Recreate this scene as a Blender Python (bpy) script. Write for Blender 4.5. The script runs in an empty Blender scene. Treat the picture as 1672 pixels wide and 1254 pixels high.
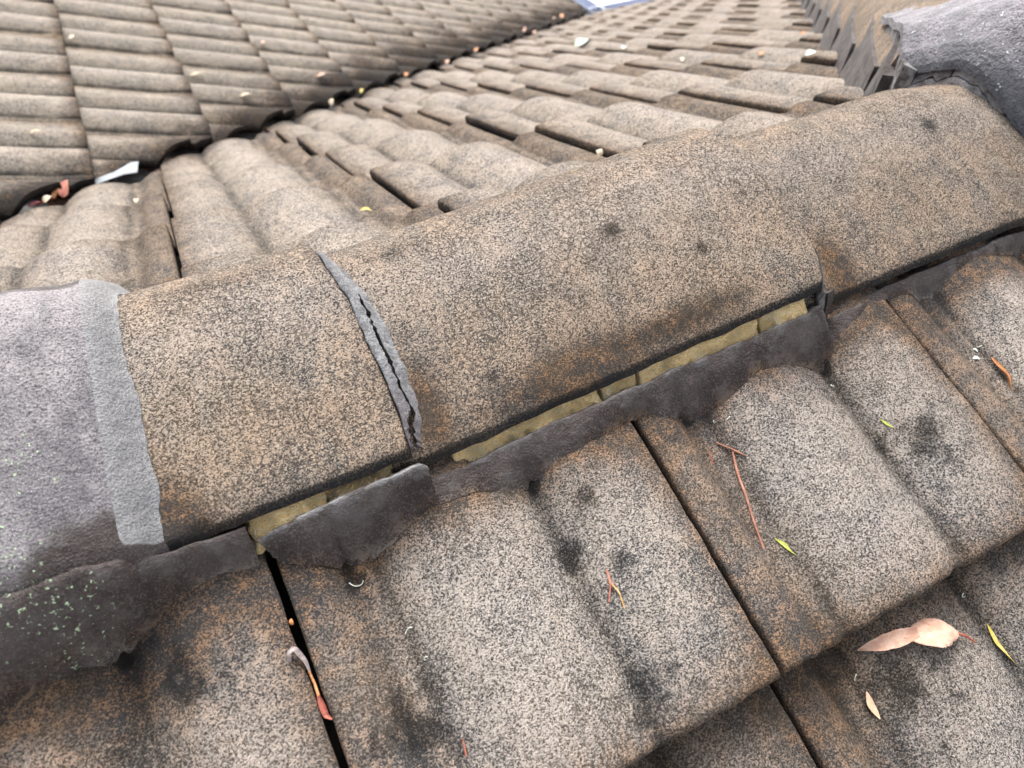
import bpy, bmesh, math, random
import numpy as np
from mathutils import Matrix, Vector
random.seed(7); rng = np.random.RandomState(11)
SC = bpy.context.scene
COL = SC.collection

# ------------------------------------------------------------------ camera
R = [[0.88803455, -0.45976915, 0.002638], [-0.33634239, -0.65352884, -0.67806626], [0.31347796, 0.60125899, -0.73499605]]
cam_d = bpy.data.cameras.new('camera'); cam = bpy.data.objects.new('camera', cam_d); COL.objects.link(cam)
M = Matrix(((R[0][0], -R[1][0], -R[2][0], 0.03574107), (R[0][1], -R[1][1], -R[2][1], -0.48338655), (R[0][2], -R[1][2], -R[2][2], 0.39525732), (0, 0, 0, 1)))
cam.matrix_world = M
cam_d.sensor_width = 36; cam_d.lens = 36*1167.54/1672; cam_d.clip_start = 0.02; cam_d.clip_end = 300
cam_d.dof.use_dof = True; cam_d.dof.focus_distance = 0.60; cam_d.dof.aperture_fstop = 7.0*1000/1000
SC.camera = cam
# ------------------------------------------------------------------ sky, sun, exposure (thin bright overcast)
W = bpy.data.worlds.new("World"); SC.world = W; W.use_nodes = True
nt = W.node_tree; bg = nt.nodes['Background']; sky = nt.nodes.new('ShaderNodeTexSky')
sky.sky_type = 'NISHITA'; sky.sun_disc = False
SUN_EL, SUN_AZ = math.radians(52), math.radians(12)      # azimuth measured from +Y towards +X
sky.sun_elevation = SUN_EL; sky.sun_rotation = SUN_AZ
sky.air_density = 1.0; sky.dust_density = 5.0; sky.ozone_density = 0.6
hsv = nt.nodes.new('ShaderNodeHueSaturation'); hsv.inputs['Saturation'].default_value = 0.35
nt.links.new(sky.outputs[0], hsv.inputs['Color']); nt.links.new(hsv.outputs[0], bg.inputs['Color'])
bg.inputs['Strength'].default_value = 0.15
sd = bpy.data.lights.new('sun', 'SUN'); sun = bpy.data.objects.new('sun', sd); COL.objects.link(sun)
sd.energy = 1.5; sd.angle = math.radians(30); sd.color = (1.0, 0.975, 0.94)
dirv = Vector((math.sin(SUN_AZ)*math.cos(SUN_EL), math.cos(SUN_AZ)*math.cos(SUN_EL), math.sin(SUN_EL)))
sun.rotation_euler = dirv.to_track_quat('Z', 'Y').to_euler()
SC.view_settings.view_transform = 'Standard'; SC.view_settings.look = 'None'
SC.view_settings.gamma = 1; SC.view_settings.use_curve_mapping = False
SC.view_settings.exposure = 1.20

# ------------------------------------------------------------------ roof geometry (metres; ridge runs along X, far slope falls along +Y)
TP = 0.39155; PIT = math.atan(TP); NTI = math.radians(4.574); GAUGE = 0.31676; TW = 0.3
GY = GAUGE*math.cos(PIT); NF0, NZ0, FS0 = -0.402, -0.1205, 0.2459
GX0, GJ, GVA = -.137, 1.223, 1.38
def bump(t): return np.where(np.abs(t) < 1, (0.5+0.5*np.cos(np.pi*np.clip(t, -1, 1)))**0.62, 0)
def prof(u, drop=.0125):
    u = np.asarray(u, float)
    def ss(a, b, x):
        t = np.clip((x-a)/(b-a), 0, 1); return t*t*(3-2*t)
    a = .0185*np.where(np.abs(u-.131) < .066, np.cos(np.clip((u-.131)/.066, -1, 1)*np.pi/2)**.85, 0)
    b = .0175*np.where(u < .255, np.cos(np.clip((u-.255)/.056, -1, 0)*np.pi/2)**.85, 1-.10*ss(.262, .30, u))*(u > .199)
    c = drop*(1-ss(.028, .050, u))+.0025*np.exp(-((u-.0575)/.0065)**2)
    return a+b+c
PREF = float(prof(.2999))
def near_front(k): return NF0-GY*k, NZ0-GY*TP*k
def znear(x, y):
    k = max(0, math.ceil((NF0-y)/GY)) if y < NF0 else 0
    yf, zf = near_front(k)
    return zf+(y-yf)*math.tan(PIT-NTI)+(float(prof(x % TW))-PREF)/math.cos(PIT)
CP = np.array([(-.170, -.026), (-.1655, -.0185), (-.155, -.011), (-.11, .012), (-.06, .034), (-.03, .044), (0, .047), (.03, .037), (.08, .0), (.124, -.036), (.132, -.046)])
def capdz(x):
    x = np.asarray(x, float)
    return np.where(x < .122, 0.0, np.where(x < .53, -.016+.024*(x-.13)/.39, np.interp(x, [.53, .78, .91], [-.018, -.013, -.029])))

# ------------------------------------------------------------------ numeric value noise
_perm = np.random.RandomState(3).permutation(4096)
_val = np.random.RandomState(4).rand(4096)*2-1
def vnoise(P, scale, seed=0):
    P = np.asarray(P, float)*scale+seed*17.31+1000
    i = np.floor(P).astype(int); f = P-i; f = f*f*(3-2*f)
    def h(a, b, c): return _val[_perm[(_perm[(_perm[a % 4096]+b) % 4096]+c) % 4096]]
    x, y, z = i[..., 0], i[..., 1], i[..., 2]; fx, fy, fz = f[..., 0], f[..., 1], f[..., 2]
    r = 0
    for dx in (0, 1):
        for dy in (0, 1):
            for dz in (0, 1):
                r = r+h(x+dx, y+dy, z+dz)*(fx if dx else 1-fx)*(fy if dy else 1-fy)*(fz if dz else 1-fz)
    return r
def fbm(P, scale, seed=0, o=3):
    return sum(vnoise(P, scale*2**k, seed+k)/2**k for k in range(o))
def n1(x, scale, seed=0, o=3):
    x = np.atleast_1d(np.asarray(x, float)); return fbm(np.stack([x, x*0+.37, x*0+.71], -1), scale, seed, o)
def sstep(a, b, x):
    t = np.clip((np.asarray(x, float)-a)/(b-a), 0, 1); return t*t*(3-2*t)

# ------------------------------------------------------------------ mesh + object helpers
def mesh_from(name, V, F, mat, attrs=None, smooth=True, sharp=38):
    me = bpy.data.meshes.new(name); me.from_pydata([tuple(v) for v in V], [], F); me.update()
    if attrs:
        for k, a in attrs.items():
            at = me.attributes.new(k, 'FLOAT', 'POINT'); at.data.foreach_set('value', np.asarray(a, np.float32).ravel())
    if smooth:
        me.shade_smooth(); me.set_sharp_from_angle(angle=math.radians(sharp))
    if mat: me.materials.append(mat)
    return me
def link(name, me, parent=None, label=None, cat=None, group=None, kind=None):
    o = bpy.data.objects.new(name, me); COL.objects.link(o)
    if parent: o.parent = parent
    if label: o['label'] = label
    if cat: o['category'] = cat
    if group: o['group'] = group
    if kind: o['kind'] = kind
    return o
def empty(name, loc, label, cat, group=None):
    o = bpy.data.objects.new(name, None); COL.objects.link(o); o.location = loc
    o['label'] = label; o['category'] = cat
    if group: o['group'] = group
    return o
def part(name, me, root, label=None, kind=None):
    """child whose mesh is given in world coordinates"""
    o = link(name, me, root, label, kind=kind)
    o.matrix_parent_inverse = Matrix.Translation(root.location).inverted(); return o
def solid(T, B):
    """closed shell from two n x m x 3 grids; returns V, F"""
    n, m = T.shape[:2]; V = np.concatenate([T.reshape(-1, 3), B.reshape(-1, 3)]); o = n*m
    idx = np.arange(n*m).reshape(n, m); F = []
    a, b, c, d = idx[:-1, :-1].ravel(), idx[1:, :-1].ravel(), idx[1:, 1:].ravel(), idx[:-1, 1:].ravel()
    F += np.stack([a, b, c, d], 1).tolist(); F += np.stack([d+o, c+o, b+o, a+o], 1).tolist()
    def wall(l, rev):
        for i in range(len(l)-1):
            p, q = int(l[i]), int(l[i+1])
            F.append([p, p+o, q+o, q] if not rev else [q, q+o, p+o, p])
    wall(idx[:, 0], False); wall(idx[:, -1], True); wall(idx[0, :], True); wall(idx[-1, :], False)
    return V, F
def grid_faces(n, m):
    idx = np.arange(n*m).reshape(n, m)
    return np.stack([idx[:-1, :-1].ravel(), idx[1:, :-1].ravel(), idx[1:, 1:].ravel(), idx[:-1, 1:].ravel()], 1).tolist()

# ------------------------------------------------------------------ node helper
class NB:
    def __init__(s, name):
        s.m = bpy.data.materials.new(name); s.m.use_nodes = True; s.t = s.m.node_tree; s.n = s.t.nodes; s.l = s.t.links
        s.b = s.n['Principled BSDF']; s.pos = s.n.new('ShaderNodeNewGeometry').outputs['Position']
    def set(s, sock, v):
        if hasattr(v, 'node'): s.l.new(v, sock)
        elif isinstance(v, (tuple, list)): sock.default_value = (*v, 1) if len(v) == 3 and sock.type == 'RGBA' else v
        else: sock.default_value = v
    def math(s, op, a, b=None, c=None, clamp=False):
        q = s.n.new('ShaderNodeMath'); q.operation = op; q.use_clamp = clamp
        for i, v in enumerate((a, b, c)):
            if v is not None: s.set(q.inputs[i], v)
        return q.outputs[0]
    def noise(s, scale, detail=2, rough=.5, seed=0, dist=0, vec=None, stretch=None):
        mp = s.n.new('ShaderNodeMapping'); s.l.new(vec or s.pos, mp.inputs[0]); mp.inputs['Location'].default_value = (seed*3.1, seed*1.7, seed*.9)
        if stretch: mp.inputs['Scale'].default_value = stretch
        q = s.n.new('ShaderNodeTexNoise'); s.l.new(mp.outputs[0], q.inputs['Vector'])
        q.inputs['Scale'].default_value = scale; q.inputs['Detail'].default_value = detail; q.inputs['Roughness'].default_value = rough; q.inputs['Distortion'].default_value = dist
        return q.outputs['Fac']
    def voro(s, scale, feature='F1', seed=0, rnd=1):
        mp = s.n.new('ShaderNodeMapping'); s.l.new(s.pos, mp.inputs[0]); mp.inputs['Location'].default_value = (seed*2.3, seed*1.1, seed*.6)
        q = s.n.new('ShaderNodeTexVoronoi'); q.feature = feature; s.l.new(mp.outputs[0], q.inputs['Vector']); q.inputs['Scale'].default_value = scale
        q.inputs['Randomness'].default_value = rnd
        return q.outputs['Distance']
    def step(s, v, a, b):
        q = s.n.new('ShaderNodeMapRange'); q.interpolation_type = 'SMOOTHSTEP'; s.set(q.inputs[0], v); s.set(q.inputs[1], a); s.set(q.inputs[2], b); return q.outputs[0]
    def mix(s, f, a, b, mode='MIX'):
        q = s.n.new('ShaderNodeMix'); q.data_type = 'RGBA'; q.blend_type = mode; s.set(q.inputs[0], f); s.set(q.inputs[6], a); s.set(q.inputs[7], b); return q.outputs[2]
    def attr(s, name):
        q = s.n.new('ShaderNodeAttribute'); q.attribute_name = name; return q.outputs['Fac']
    def objrand(s): return s.n.new('ShaderNodeObjectInfo').outputs['Random']
    def bumpn(s, h, dist, strength=1.0):
        q = s.n.new('ShaderNodeBump'); q.inputs['Distance'].default_value = dist; q.inputs['Strength'].default_value = strength; s.set(q.inputs['Height'], h); s.l.new(q.outputs[0], s.b.inputs['Normal'])
    def out(s, col, rough=.9, spec=.25):
        s.set(s.b.inputs['Base Color'], col); s.set(s.b.inputs['Roughness'], rough); s.b.inputs['Specular IOR Level'].default_value = spec; return s.m

def tile_material(name, tan, grey, scale, dark_amt, rust=(.30, .145, .05), stretch=None, crackle=0.0, tg=.42, adjx=False):
    """granule-faced concrete with black lichen speckle; attributes: edge (rust and soot at the rims), trough (grime and painted shade), stain (also the shaded cap rims), pale"""
    k = NB(name)
    edge, trough, stain, pale = k.attr('edge'), k.attr('trough'), k.attr('stain'), k.attr('pale')
    low = k.noise(9, 3, .55, 1); low2 = k.math('ADD', k.math('MULTIPLY', k.noise(24, 3, .55, 2), .55), k.math('MULTIPLY', k.noise(70, 4, .62, 21, stretch=(1, .16, .3) if not adjx else (.16, 1, .3)), .45)); mid = k.noise(70, 3, .6, 3)
    sp = k.noise(scale, 2, .55, 4, .3, stretch=stretch); fine = k.noise(scale*2.6, 2, .6, 5)
    e2 = k.math('MULTIPLY', edge, k.step(k.math('ADD', low2, k.math('MULTIPLY', edge, .25)), .32, .66))
    # share of dark grains
    th = k.math('ADD', dark_amt-.5, k.math('MULTIPLY', k.math('SUBTRACT', low2, .5), .26))
    th = k.math('ADD', th, k.math('MULTIPLY', k.math('SUBTRACT', mid, .5), .14))
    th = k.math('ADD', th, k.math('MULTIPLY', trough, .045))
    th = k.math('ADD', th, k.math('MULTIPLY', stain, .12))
    th = k.math('ADD', th, k.math('MULTIPLY', e2, .035))
    th = k.math('SUBTRACT', th, k.math('MULTIPLY', pale, .025))
    th = k.math('ADD', th, .5)
    vq = k.n.new('ShaderNodeTexVoronoi'); vq.inputs['Scale'].default_value = scale*1.15; wv = k.n.new('ShaderNodeVectorMath'); wv.operation = 'ADD'
    nz_ = k.n.new('ShaderNodeTexNoise'); nz_.inputs['Scale'].default_value = scale*.8; k.l.new(k.pos, nz_.inputs['Vector']); sv = k.n.new('ShaderNodeVectorMath'); sv.operation = 'SCALE'; sv.inputs['Scale'].default_value = 1.3/scale
    k.l.new(nz_.outputs['Color'], sv.inputs[0]); k.l.new(k.pos, wv.inputs[0]); k.l.new(sv.outputs[0], wv.inputs[1]); k.l.new(wv.outputs[0], vq.inputs['Vector'])
    sx = k.n.new('ShaderNodeSeparateColor'); k.l.new(vq.outputs['Color'], sx.inputs[0]); cell = sx.outputs[0]; cell2 = sx.outputs[1]
    gran = k.math('SUBTRACT', k.math('MULTIPLY', cell, .22), k.math('MULTIPLY', vq.outputs['Distance'], .10))
    spm = k.math('ADD', k.math('ADD', k.math('MULTIPLY', sp, .75), k.math('MULTIPLY', fine, .25)), k.math('SUBTRACT', gran, .065))
    m = k.step(k.math('SUBTRACT', spm, k.math('MULTIPLY', th, 1.0)), -.115, .145)
    light = k.mix(k.step(low2, .35, .65), tan, grey)
    light = k.mix(k.math('MULTIPLY', pale, .6), light, (.48, .42, .37))
    light = k.mix(k.step(fine, .40, .72), light, k.mix(.5, light, (.54, .50, .455)))
    hue = k.noise(scale*1.1, 1, .5, 8)
    light = k.mix(k.math('MULTIPLY', k.step(hue, .5, .72), .25), light, (.42, .27, .16))
    rr = k.math('MULTIPLY', e2, 1.0, clamp=True)
    light = k.mix(k.math('MULTIPLY', rr, .75), light, k.mix(k.step(mid, .38, .62), rust, (.10, .06, .035)))
    dark = k.mix(k.step(low, .4, .6), (.048, .047, .048), (.075, .058, .043))
    col = k.mix(m, dark, light)
    # soot blotches and stains, with the painted shade of the cap rims
    bl = k.step(k.noise(30, 3, .5, 9), .66, .76)
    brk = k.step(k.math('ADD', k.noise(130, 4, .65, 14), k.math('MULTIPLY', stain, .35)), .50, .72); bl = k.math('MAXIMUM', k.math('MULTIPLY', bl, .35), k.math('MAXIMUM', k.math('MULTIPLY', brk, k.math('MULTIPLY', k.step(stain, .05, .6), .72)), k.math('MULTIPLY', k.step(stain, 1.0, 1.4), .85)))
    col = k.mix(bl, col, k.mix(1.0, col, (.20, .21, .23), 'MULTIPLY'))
    if crackle:
        cr = k.voro(150, 'DISTANCE_TO_EDGE', 3); cm = k.math('MULTIPLY', k.math('SUBTRACT', 1, k.step(cr, .0, .085)), k.step(k.noise(14, 2, .5, 12), .42, .62))
        col = k.mix(k.math('MULTIPLY', cm, crackle), col, (.07, .055, .045))
    val = k.math('MULTIPLY', k.math('ADD', .84, k.math('MULTIPLY', k.objrand(), .30)), k.math('ADD', .80, k.math('MULTIPLY', cell2, .42)))
    val = k.math('MULTIPLY', val, k.math('SUBTRACT', 1.0, k.math('MULTIPLY', trough, k.math('MULTIPLY', k.step(low2, .15, .6), tg))))  # troughs darkened in the colour: grime plus painted roll shading
    col = k.mix(1.0, col, k.mix(val, (0, 0, 0), (1, 1, 1)), 'MULTIPLY')
    h = k.math('ADD', k.math('SUBTRACT', k.math('MULTIPLY', m, .6), k.math('MULTIPLY', vq.outputs['Distance'], .5)), k.math('MULTIPLY', fine, .6)); h = k.math('ADD', h, k.math('MULTIPLY', mid, .8))
    k.bumpn(h, .0013)
    return k.out(col, .92, .2)

def mortar_material(name):
    """dark flexible pointing; attributes: coat (weathered pink-grey face), band (fresh pale grey), lichen"""
    k = NB(name)
    coat, band, lich, edge = k.attr('coat'), k.attr('band'), k.attr('lichen'), k.attr('edge')
    low = k.noise(16, 4, .6, 1); mid = k.noise(60, 3, .6, 2); g = k.noise(620, 2, .6, 3); g2 = k.noise(1300, 1, .5, 4)
    streak = k.noise(60, 3, .6, 5, .5, stretch=(1, .25, .25))
    base = k.mix(k.step(low, .36, .64), (.022, .0135, .011), (.060, .047, .043))
    base = k.mix(k.math('MULTIPLY', k.step(mid, .5, .72), .5), base, (.095, .088, .088))
    base = k.mix(k.math('MULTIPLY', k.step(g, .50, .66), .55), base, (.115, .098, .093))
    base = k.mix(k.math('MULTIPLY', k.step(g2, .68, .78), .5), base, (.34, .32, .31))
    base = k.mix(k.math('MULTIPLY', edge, k.math('MULTIPLY', k.step(mid, .35, .6), .75)), base, (.24, .24, .245))
    fe_ = k.math('MULTIPLY', k.attr('feather'), k.step(k.math('ADD', g, k.math('SUBTRACT', mid, .5)), .42, .60)); base = k.mix(k.math('MULTIPLY', fe_, .8), base, k.mix(k.step(low, .4, .6), (.20, .125, .07), (.21, .18, .15)))
    pk = k.mix(k.step(k.math('ADD', low, k.math('MULTIPLY', k.math('SUBTRACT', streak, .5), .5)), .38, .62), (.27, .247, .25), (.165, .156, .16))
    pk = k.mix(k.step(g, .47, .66), pk, (.085, .075, .085)); pk = k.mix(k.math('MULTIPLY', k.step(g2, .58, .70), .75), pk, (.46, .43, .45))
    pk = k.mix(k.math('MULTIPLY', k.step(k.noise(34, 5, .7, 7, stretch=(1, .35, .35)), .50, .72), .55), pk, (.07, .065, .072))
    bd = k.mix(k.step(g, .44, .64), (.235, .232, .235), (.155, .152, .155)); bd = k.mix(k.math('MULTIPLY', k.step(g2, .60, .7), .5), bd, (.38, .38, .38))
    bd = k.mix(k.math('MULTIPLY', k.step(low, .55, .7), .4), bd, (.22, .215, .22))
    jit = k.math('MULTIPLY', k.math('SUBTRACT', mid, .5), .5)
    col = k.mix(k.step(k.math('ADD', coat, jit), .3, .75), base, pk)
    col = k.mix(k.step(k.math('ADD', band, k.math('MULTIPLY', jit, .4)), .4, .6), col, bd)
    ln = k.step(k.math('ADD', k.noise(360, 3, .6, 11), k.math('MULTIPLY', lich, .10)), .665, .70)
    ln = k.math('MULTIPLY', ln, k.step(lich, .05, .2))
    col = k.mix(ln, col, k.mix(g, (.30, .44, .24), (.62, .72, .52)))
    k.bumpn(k.math('ADD', k.math('ADD', k.math('MULTIPLY', g, .9), k.math('MULTIPLY', ln, .5)), k.math('MULTIPLY', mid, 2.2)), .0018)
    return k.out(col, k.mix(k.step(g, .4, .7), (.62, .62, .62), (.85, .85, .85)), .35)

def simple(name, c1, c2, scale=200, rough=.8, bump_d=.0005, spec=.3, thr=(.4, .6)):
    k = NB(name); n = k.noise(scale, 3, .6, 1)
    k.bumpn(n, bump_d); return k.out(k.mix(k.step(n, *thr), c1, c2), rough, spec)

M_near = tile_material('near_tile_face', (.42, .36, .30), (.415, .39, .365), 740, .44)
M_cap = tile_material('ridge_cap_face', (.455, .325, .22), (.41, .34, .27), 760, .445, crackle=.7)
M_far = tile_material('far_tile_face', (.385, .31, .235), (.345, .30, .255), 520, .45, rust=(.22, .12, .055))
M_adj = tile_material('adjoining_tile_face', (.43, .365, .275), (.37, .335, .28), 520, .43, rust=(.26, .13, .05), tg=.95, adjx=True)  # tg paints the trough shade stronger on these rolls
M_mort = mortar_material('grey_pointing')
kj = NB('grey_joint_mortar'); g_ = kj.noise(900, 2, .6, 1); l_ = kj.noise(70, 4, .6, 2)
jc = kj.mix(kj.step(l_, .38, .62), (.30, .30, .305), (.19, .187, .19)); jc = kj.mix(kj.math('MULTIPLY', kj.step(g_, .48, .66), .6), jc, (.06, .058, .06)); jc = kj.mix(kj.math('MULTIPLY', kj.attr('dk'), .6), jc, (.13, .105, .11))
kj.bumpn(kj.math('ADD', g_, l_), .0016); M_joint = kj.out(jc, .95, .2)
kk = NB('yellow_bedding'); a_ = kk.noise(420, 4, .72, 1); b_ = kk.noise(60, 2, .5, 2); c_ = kk.noise(900, 1, .5, 3)
yc = kk.mix(kk.step(a_, .38, .62), (.88, .58, .24), (.95, .77, .44)); yc = kk.mix(kk.step(b_, .55, .72), yc, (.90, .74, .45)); yc = kk.mix(kk.math('MULTIPLY', kk.step(c_, .60, .74), .45), yc, (.20, .14, .07))
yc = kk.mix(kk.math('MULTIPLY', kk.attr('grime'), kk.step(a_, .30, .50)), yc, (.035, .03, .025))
kk.bumpn(kk.math('ADD', a_, kk.math('MULTIPLY', c_, .5)), .006); M_yel = kk.out(yc, .95, .15)
M_void = simple('underlay_sarking', (.012, .011, .010), (.022, .020, .018), 40, .95)
M_valley = simple('galvanised_valley', (.10, .095, .09), (.20, .195, .19), 18, .6, .001)
M_flash = simple('bare_flashing', (.27, .30, .33), (.20, .22, .24), 30, .45)
M_gutter = simple('grey_gutter_steel', (.42, .46, .56), (.46, .50, .60), 5, .45)
M_ground = simple('pale_concrete', (.80, .79, .77), (.86, .85, .83), 1.5, .9)
M_debris = simple('valley_debris', (.045, .030, .02), (.16, .085, .05), 90, .95, .004)

# ------------------------------------------------------------------ tiles
def tile_arrays(nu, nv, L, drop=.0125, amp=1.0, wob=0, seed=0, org=None, rot=None, thick=.018, chip=0.0):
    """solid tile in local coordinates: u across, v up the slope from the front edge; returns V, F, u, v"""
    r = .004; d = .0022; dl = .0042
    eu = np.array([0, .0008, .002, .004, .008]); us = np.unique(np.concatenate([dl+eu, .3-d-eu, np.linspace(dl+.008, .3-d-.008, nu)]))
    ev = np.array([0, .001, .0025, .005, .009]); vs = np.unique(np.concatenate([ev, np.linspace(.009, L, nv)]))
    U, Vv = np.meshgrid(us, vs, indexing='ij')
    def rd(x, r): x = np.clip(x, 0, r); return r-np.sqrt(np.maximum(r*r-(r-x)**2, 0))
    Z = (prof(U, drop)-PREF)*(.72+.28*sstep(0, .10, Vv))*amp-rd(U-dl, .003)-rd(.3-d-U, .003)-rd(Vv, .006)
    # the front nose droops very slightly and wears thinner
    Vf = Vv.copy()
    if chip:
        P = np.stack([U, U*0+seed*.31, U*0], -1)
        Vf = Vf+np.exp(-Vv/.02)*chip*fbm(P, 60, seed, 3)
        Q = np.stack([U*0+seed*.77, Vv, U*0], -1)
        U = U+(np.exp(-(.3-U)/.008)+np.exp(-U/.008))*chip*.55*fbm(Q, 45, seed+5, 3)
    if wob:
        P = np.stack([U+seed*3.3, Vv, Z], -1)
        Z = Z+wob*fbm(P, 14, seed, 2)+wob*.35*vnoise(P, 90, seed+9)
    T = np.stack([U, Vf, Z], -1); th = thick-(.004*sstep(0, .08, Vv)); B = T.copy(); B[..., 2] -= th
    B[..., 0] = np.clip(B[..., 0], .004, .296); B[:, 0, 1] += .001
    V, F = solid(T, B)
    return V, F, np.concatenate([U.ravel()]*2), np.concatenate([Vv.ravel()]*2), len(us)*len(vs)
def tile_attrs(u, v, ntop, fe=.85):
    e = np.exp(-(u)/.016)*.9+np.exp(-(.3-u)/.018)*1.0+np.exp(-v/.024)*fe+.55*np.exp(-((u-.04)/.03)**2)
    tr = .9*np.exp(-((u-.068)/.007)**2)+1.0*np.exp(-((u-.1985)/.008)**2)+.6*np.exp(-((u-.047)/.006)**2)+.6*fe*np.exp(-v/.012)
    pale = np.exp(-((u-.131)/.045)**2)*.9+.6*np.exp(-((u-.25)/.03)**2)
    st = np.zeros_like(u)
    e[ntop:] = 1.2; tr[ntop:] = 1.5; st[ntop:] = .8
    return dict(edge=np.clip(e, 0, 1.3), trough=np.clip(tr, 0, 1.4), pale=pale, stain=st)
def frame(org, ang, tilt):
    return Matrix.Translation(org) @ Matrix.Rotation(ang, 4, 'Z') @ Matrix.Rotation(tilt, 4, 'X')
TILT = PIT-NTI

near = empty('near_roof_slope', (0.3, -.4, -.16), 'near slope of weathered speckled concrete tiles in front of the cracked ridge', 'roof slope')
SPOTS = [((.2023, -.2616), .013, 1.0), ((.2055, -.3604), .014, .9), ((.0517, -.3246), .016, 1.0), ((.5379, -.3023), .018, 1.0), ((.3961, -.4419), .022, 1.0), ((.2302, -.2314), .010, .8),
         ((.23, -.285), .009, .7), ((.50, -.292), .010, .7), ((.385, -.36), .012, .4), ((.56, -.33), .014, .5), ((.075, -.30), .012, .5), ((-.07, -.235), .016, .9), ((-.115, -.255), .016, .6), ((.046, -.206), .006, 1.3), ((.2, -.204), .006, 1.3), ((.5, -.213), .006, 1.3), ((-.104, -.203), .007, 1.3), ((.349, -.207), .005, 1.0), ((.48, -.235), .012, .6)]
mort_y = lambda x: -.195
for k in range(0, 4):
    yf, zf = near_front(k)
    for i in range(-3, 6):
        vis = k < 2 and -1 <= i <= 2
        nu, nv = (95, 100) if vis else (34, 14)
        V, F, u, v, nt_ = tile_arrays(nu, nv, .375 if k else .37, seed=i*7+k*13+50, wob=.0011 if vis else 0, chip=.0016 if vis else 0)
        A = tile_attrs(u, v, nt_)
        jit = (rng.randn()*.0003+(.0012 if i == -1 else 0), rng.randn()*.0016, rng.randn()*.0006) if vis else (0, 0, 0)
        Mx = frame((i*TW+jit[0], yf+jit[1], zf+jit[2]), rng.randn()*.002, TILT)
        m3 = np.array(Mx)[:3, :3]; Wd = V@m3.T+np.array(Mx)[:3, 3]
        x, y = Wd[:, 0], Wd[:, 1]
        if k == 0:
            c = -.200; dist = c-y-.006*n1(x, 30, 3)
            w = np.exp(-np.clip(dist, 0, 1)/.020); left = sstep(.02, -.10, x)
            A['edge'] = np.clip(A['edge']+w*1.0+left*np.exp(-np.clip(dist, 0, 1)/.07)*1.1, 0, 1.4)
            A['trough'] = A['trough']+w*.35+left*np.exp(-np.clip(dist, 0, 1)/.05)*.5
        for (sx, sy), r, s in SPOTS:
            dd = ((x-sx)**2+(y-sy)**2)/(r*r); dd = dd*np.clip(1+1.1*fbm(Wd, 75, 4, 3), .15, 4); A['stain'] = np.maximum(A['stain'], s*(.8 if r > .0085 else 1)*np.exp(-np.clip(dd, 0, 50)))
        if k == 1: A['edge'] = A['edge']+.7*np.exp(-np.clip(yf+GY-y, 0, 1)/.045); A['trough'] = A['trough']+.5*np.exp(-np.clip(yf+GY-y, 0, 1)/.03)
        if (i+1)*TW > 1.0-yf*0 + abs(yf): continue
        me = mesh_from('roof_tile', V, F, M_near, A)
        o = link('roof_tile', me, near); o.matrix_parent_inverse = Matrix.Translation(near.location).inverted(); o.matrix_basis = Mx
def slab(name, pts, mat, root, th=.02, **kw):
    P = np.array(pts, float); n = len(P); V = np.concatenate([P, P-[0, 0, th]])
    F = [list(range(n)), list(range(2*n-1, n-1, -1))]+[[i, i+n, (i+1) % n+n, (i+1) % n] for i in range(n)]
    me = mesh_from(name, V, F, mat, smooth=False)
    return part(name, me, root, **kw) if root else link(name, me, **kw)
UD = .085
slab('underlay', [(-.95, -1.45, .036-1.45*TP-UD), (1.0+1.4, -1.45, .036-1.45*TP-UD), (1.0, -.03, .036-.03*TP-UD), (-.95, -.03, .036-.03*TP-UD)], M_void, near)

# low resolution tile meshes shared by the far slopes, cut ones are bisected copies
def base_tile(mat, nu, nv, drop, seed=0, wob=0, amp=1.35, fe=.35):
    V, F, u, v, nt_ = tile_arrays(nu, nv, .345, drop=drop, seed=seed, wob=wob, amp=amp)
    return mesh_from('roof_tile', V, F, mat, tile_attrs(u, v, nt_, fe=fe))
def cut_mesh(me, Mx, planes):
    """planes: (point, normal) in world; keeps the side the normal points to. returns new mesh or None, and whether cut"""
    co = np.empty(len(me.vertices)*3); me.vertices.foreach_get('co', co); co = co.reshape(-1, 3)
    Wd = co@np.array(Mx)[:3, :3].T+np.array(Mx)[:3, 3]; need = []
    for p, n in planes:
        d = (Wd-np.array(p))@np.array(n)
        if d.max() < .004: return None
        if d.min() < 0: need.append((p, n))
    if not need: return me
    bm = bmesh.new(); bm.from_mesh(me); inv = Mx.inverted(); r3 = inv.to_3x3()
    for p, n in need:
        geom = bm.verts[:]+bm.edges[:]+bm.faces[:]
        res = bmesh.ops.bisect_plane(bm, geom=geom, plane_co=inv @ Vector(p), plane_no=r3 @ Vector(n), clear_inner=True)
        ed = [e for e in res['geom_cut'] if isinstance(e, bmesh.types.BMEdge)]
        if ed: bmesh.ops.edgeloop_fill(bm, edges=ed)
    if len(bm.faces) < 4: bm.free(); return None
    out = bpy.data.meshes.new('roof_tile'); bm.to_mesh(out); bm.free()
    if not len(out.materials): out.materials.append(me.materials[0])
    out.shade_smooth(); out.set_sharp_from_angle(angle=math.radians(38)); return out
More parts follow.
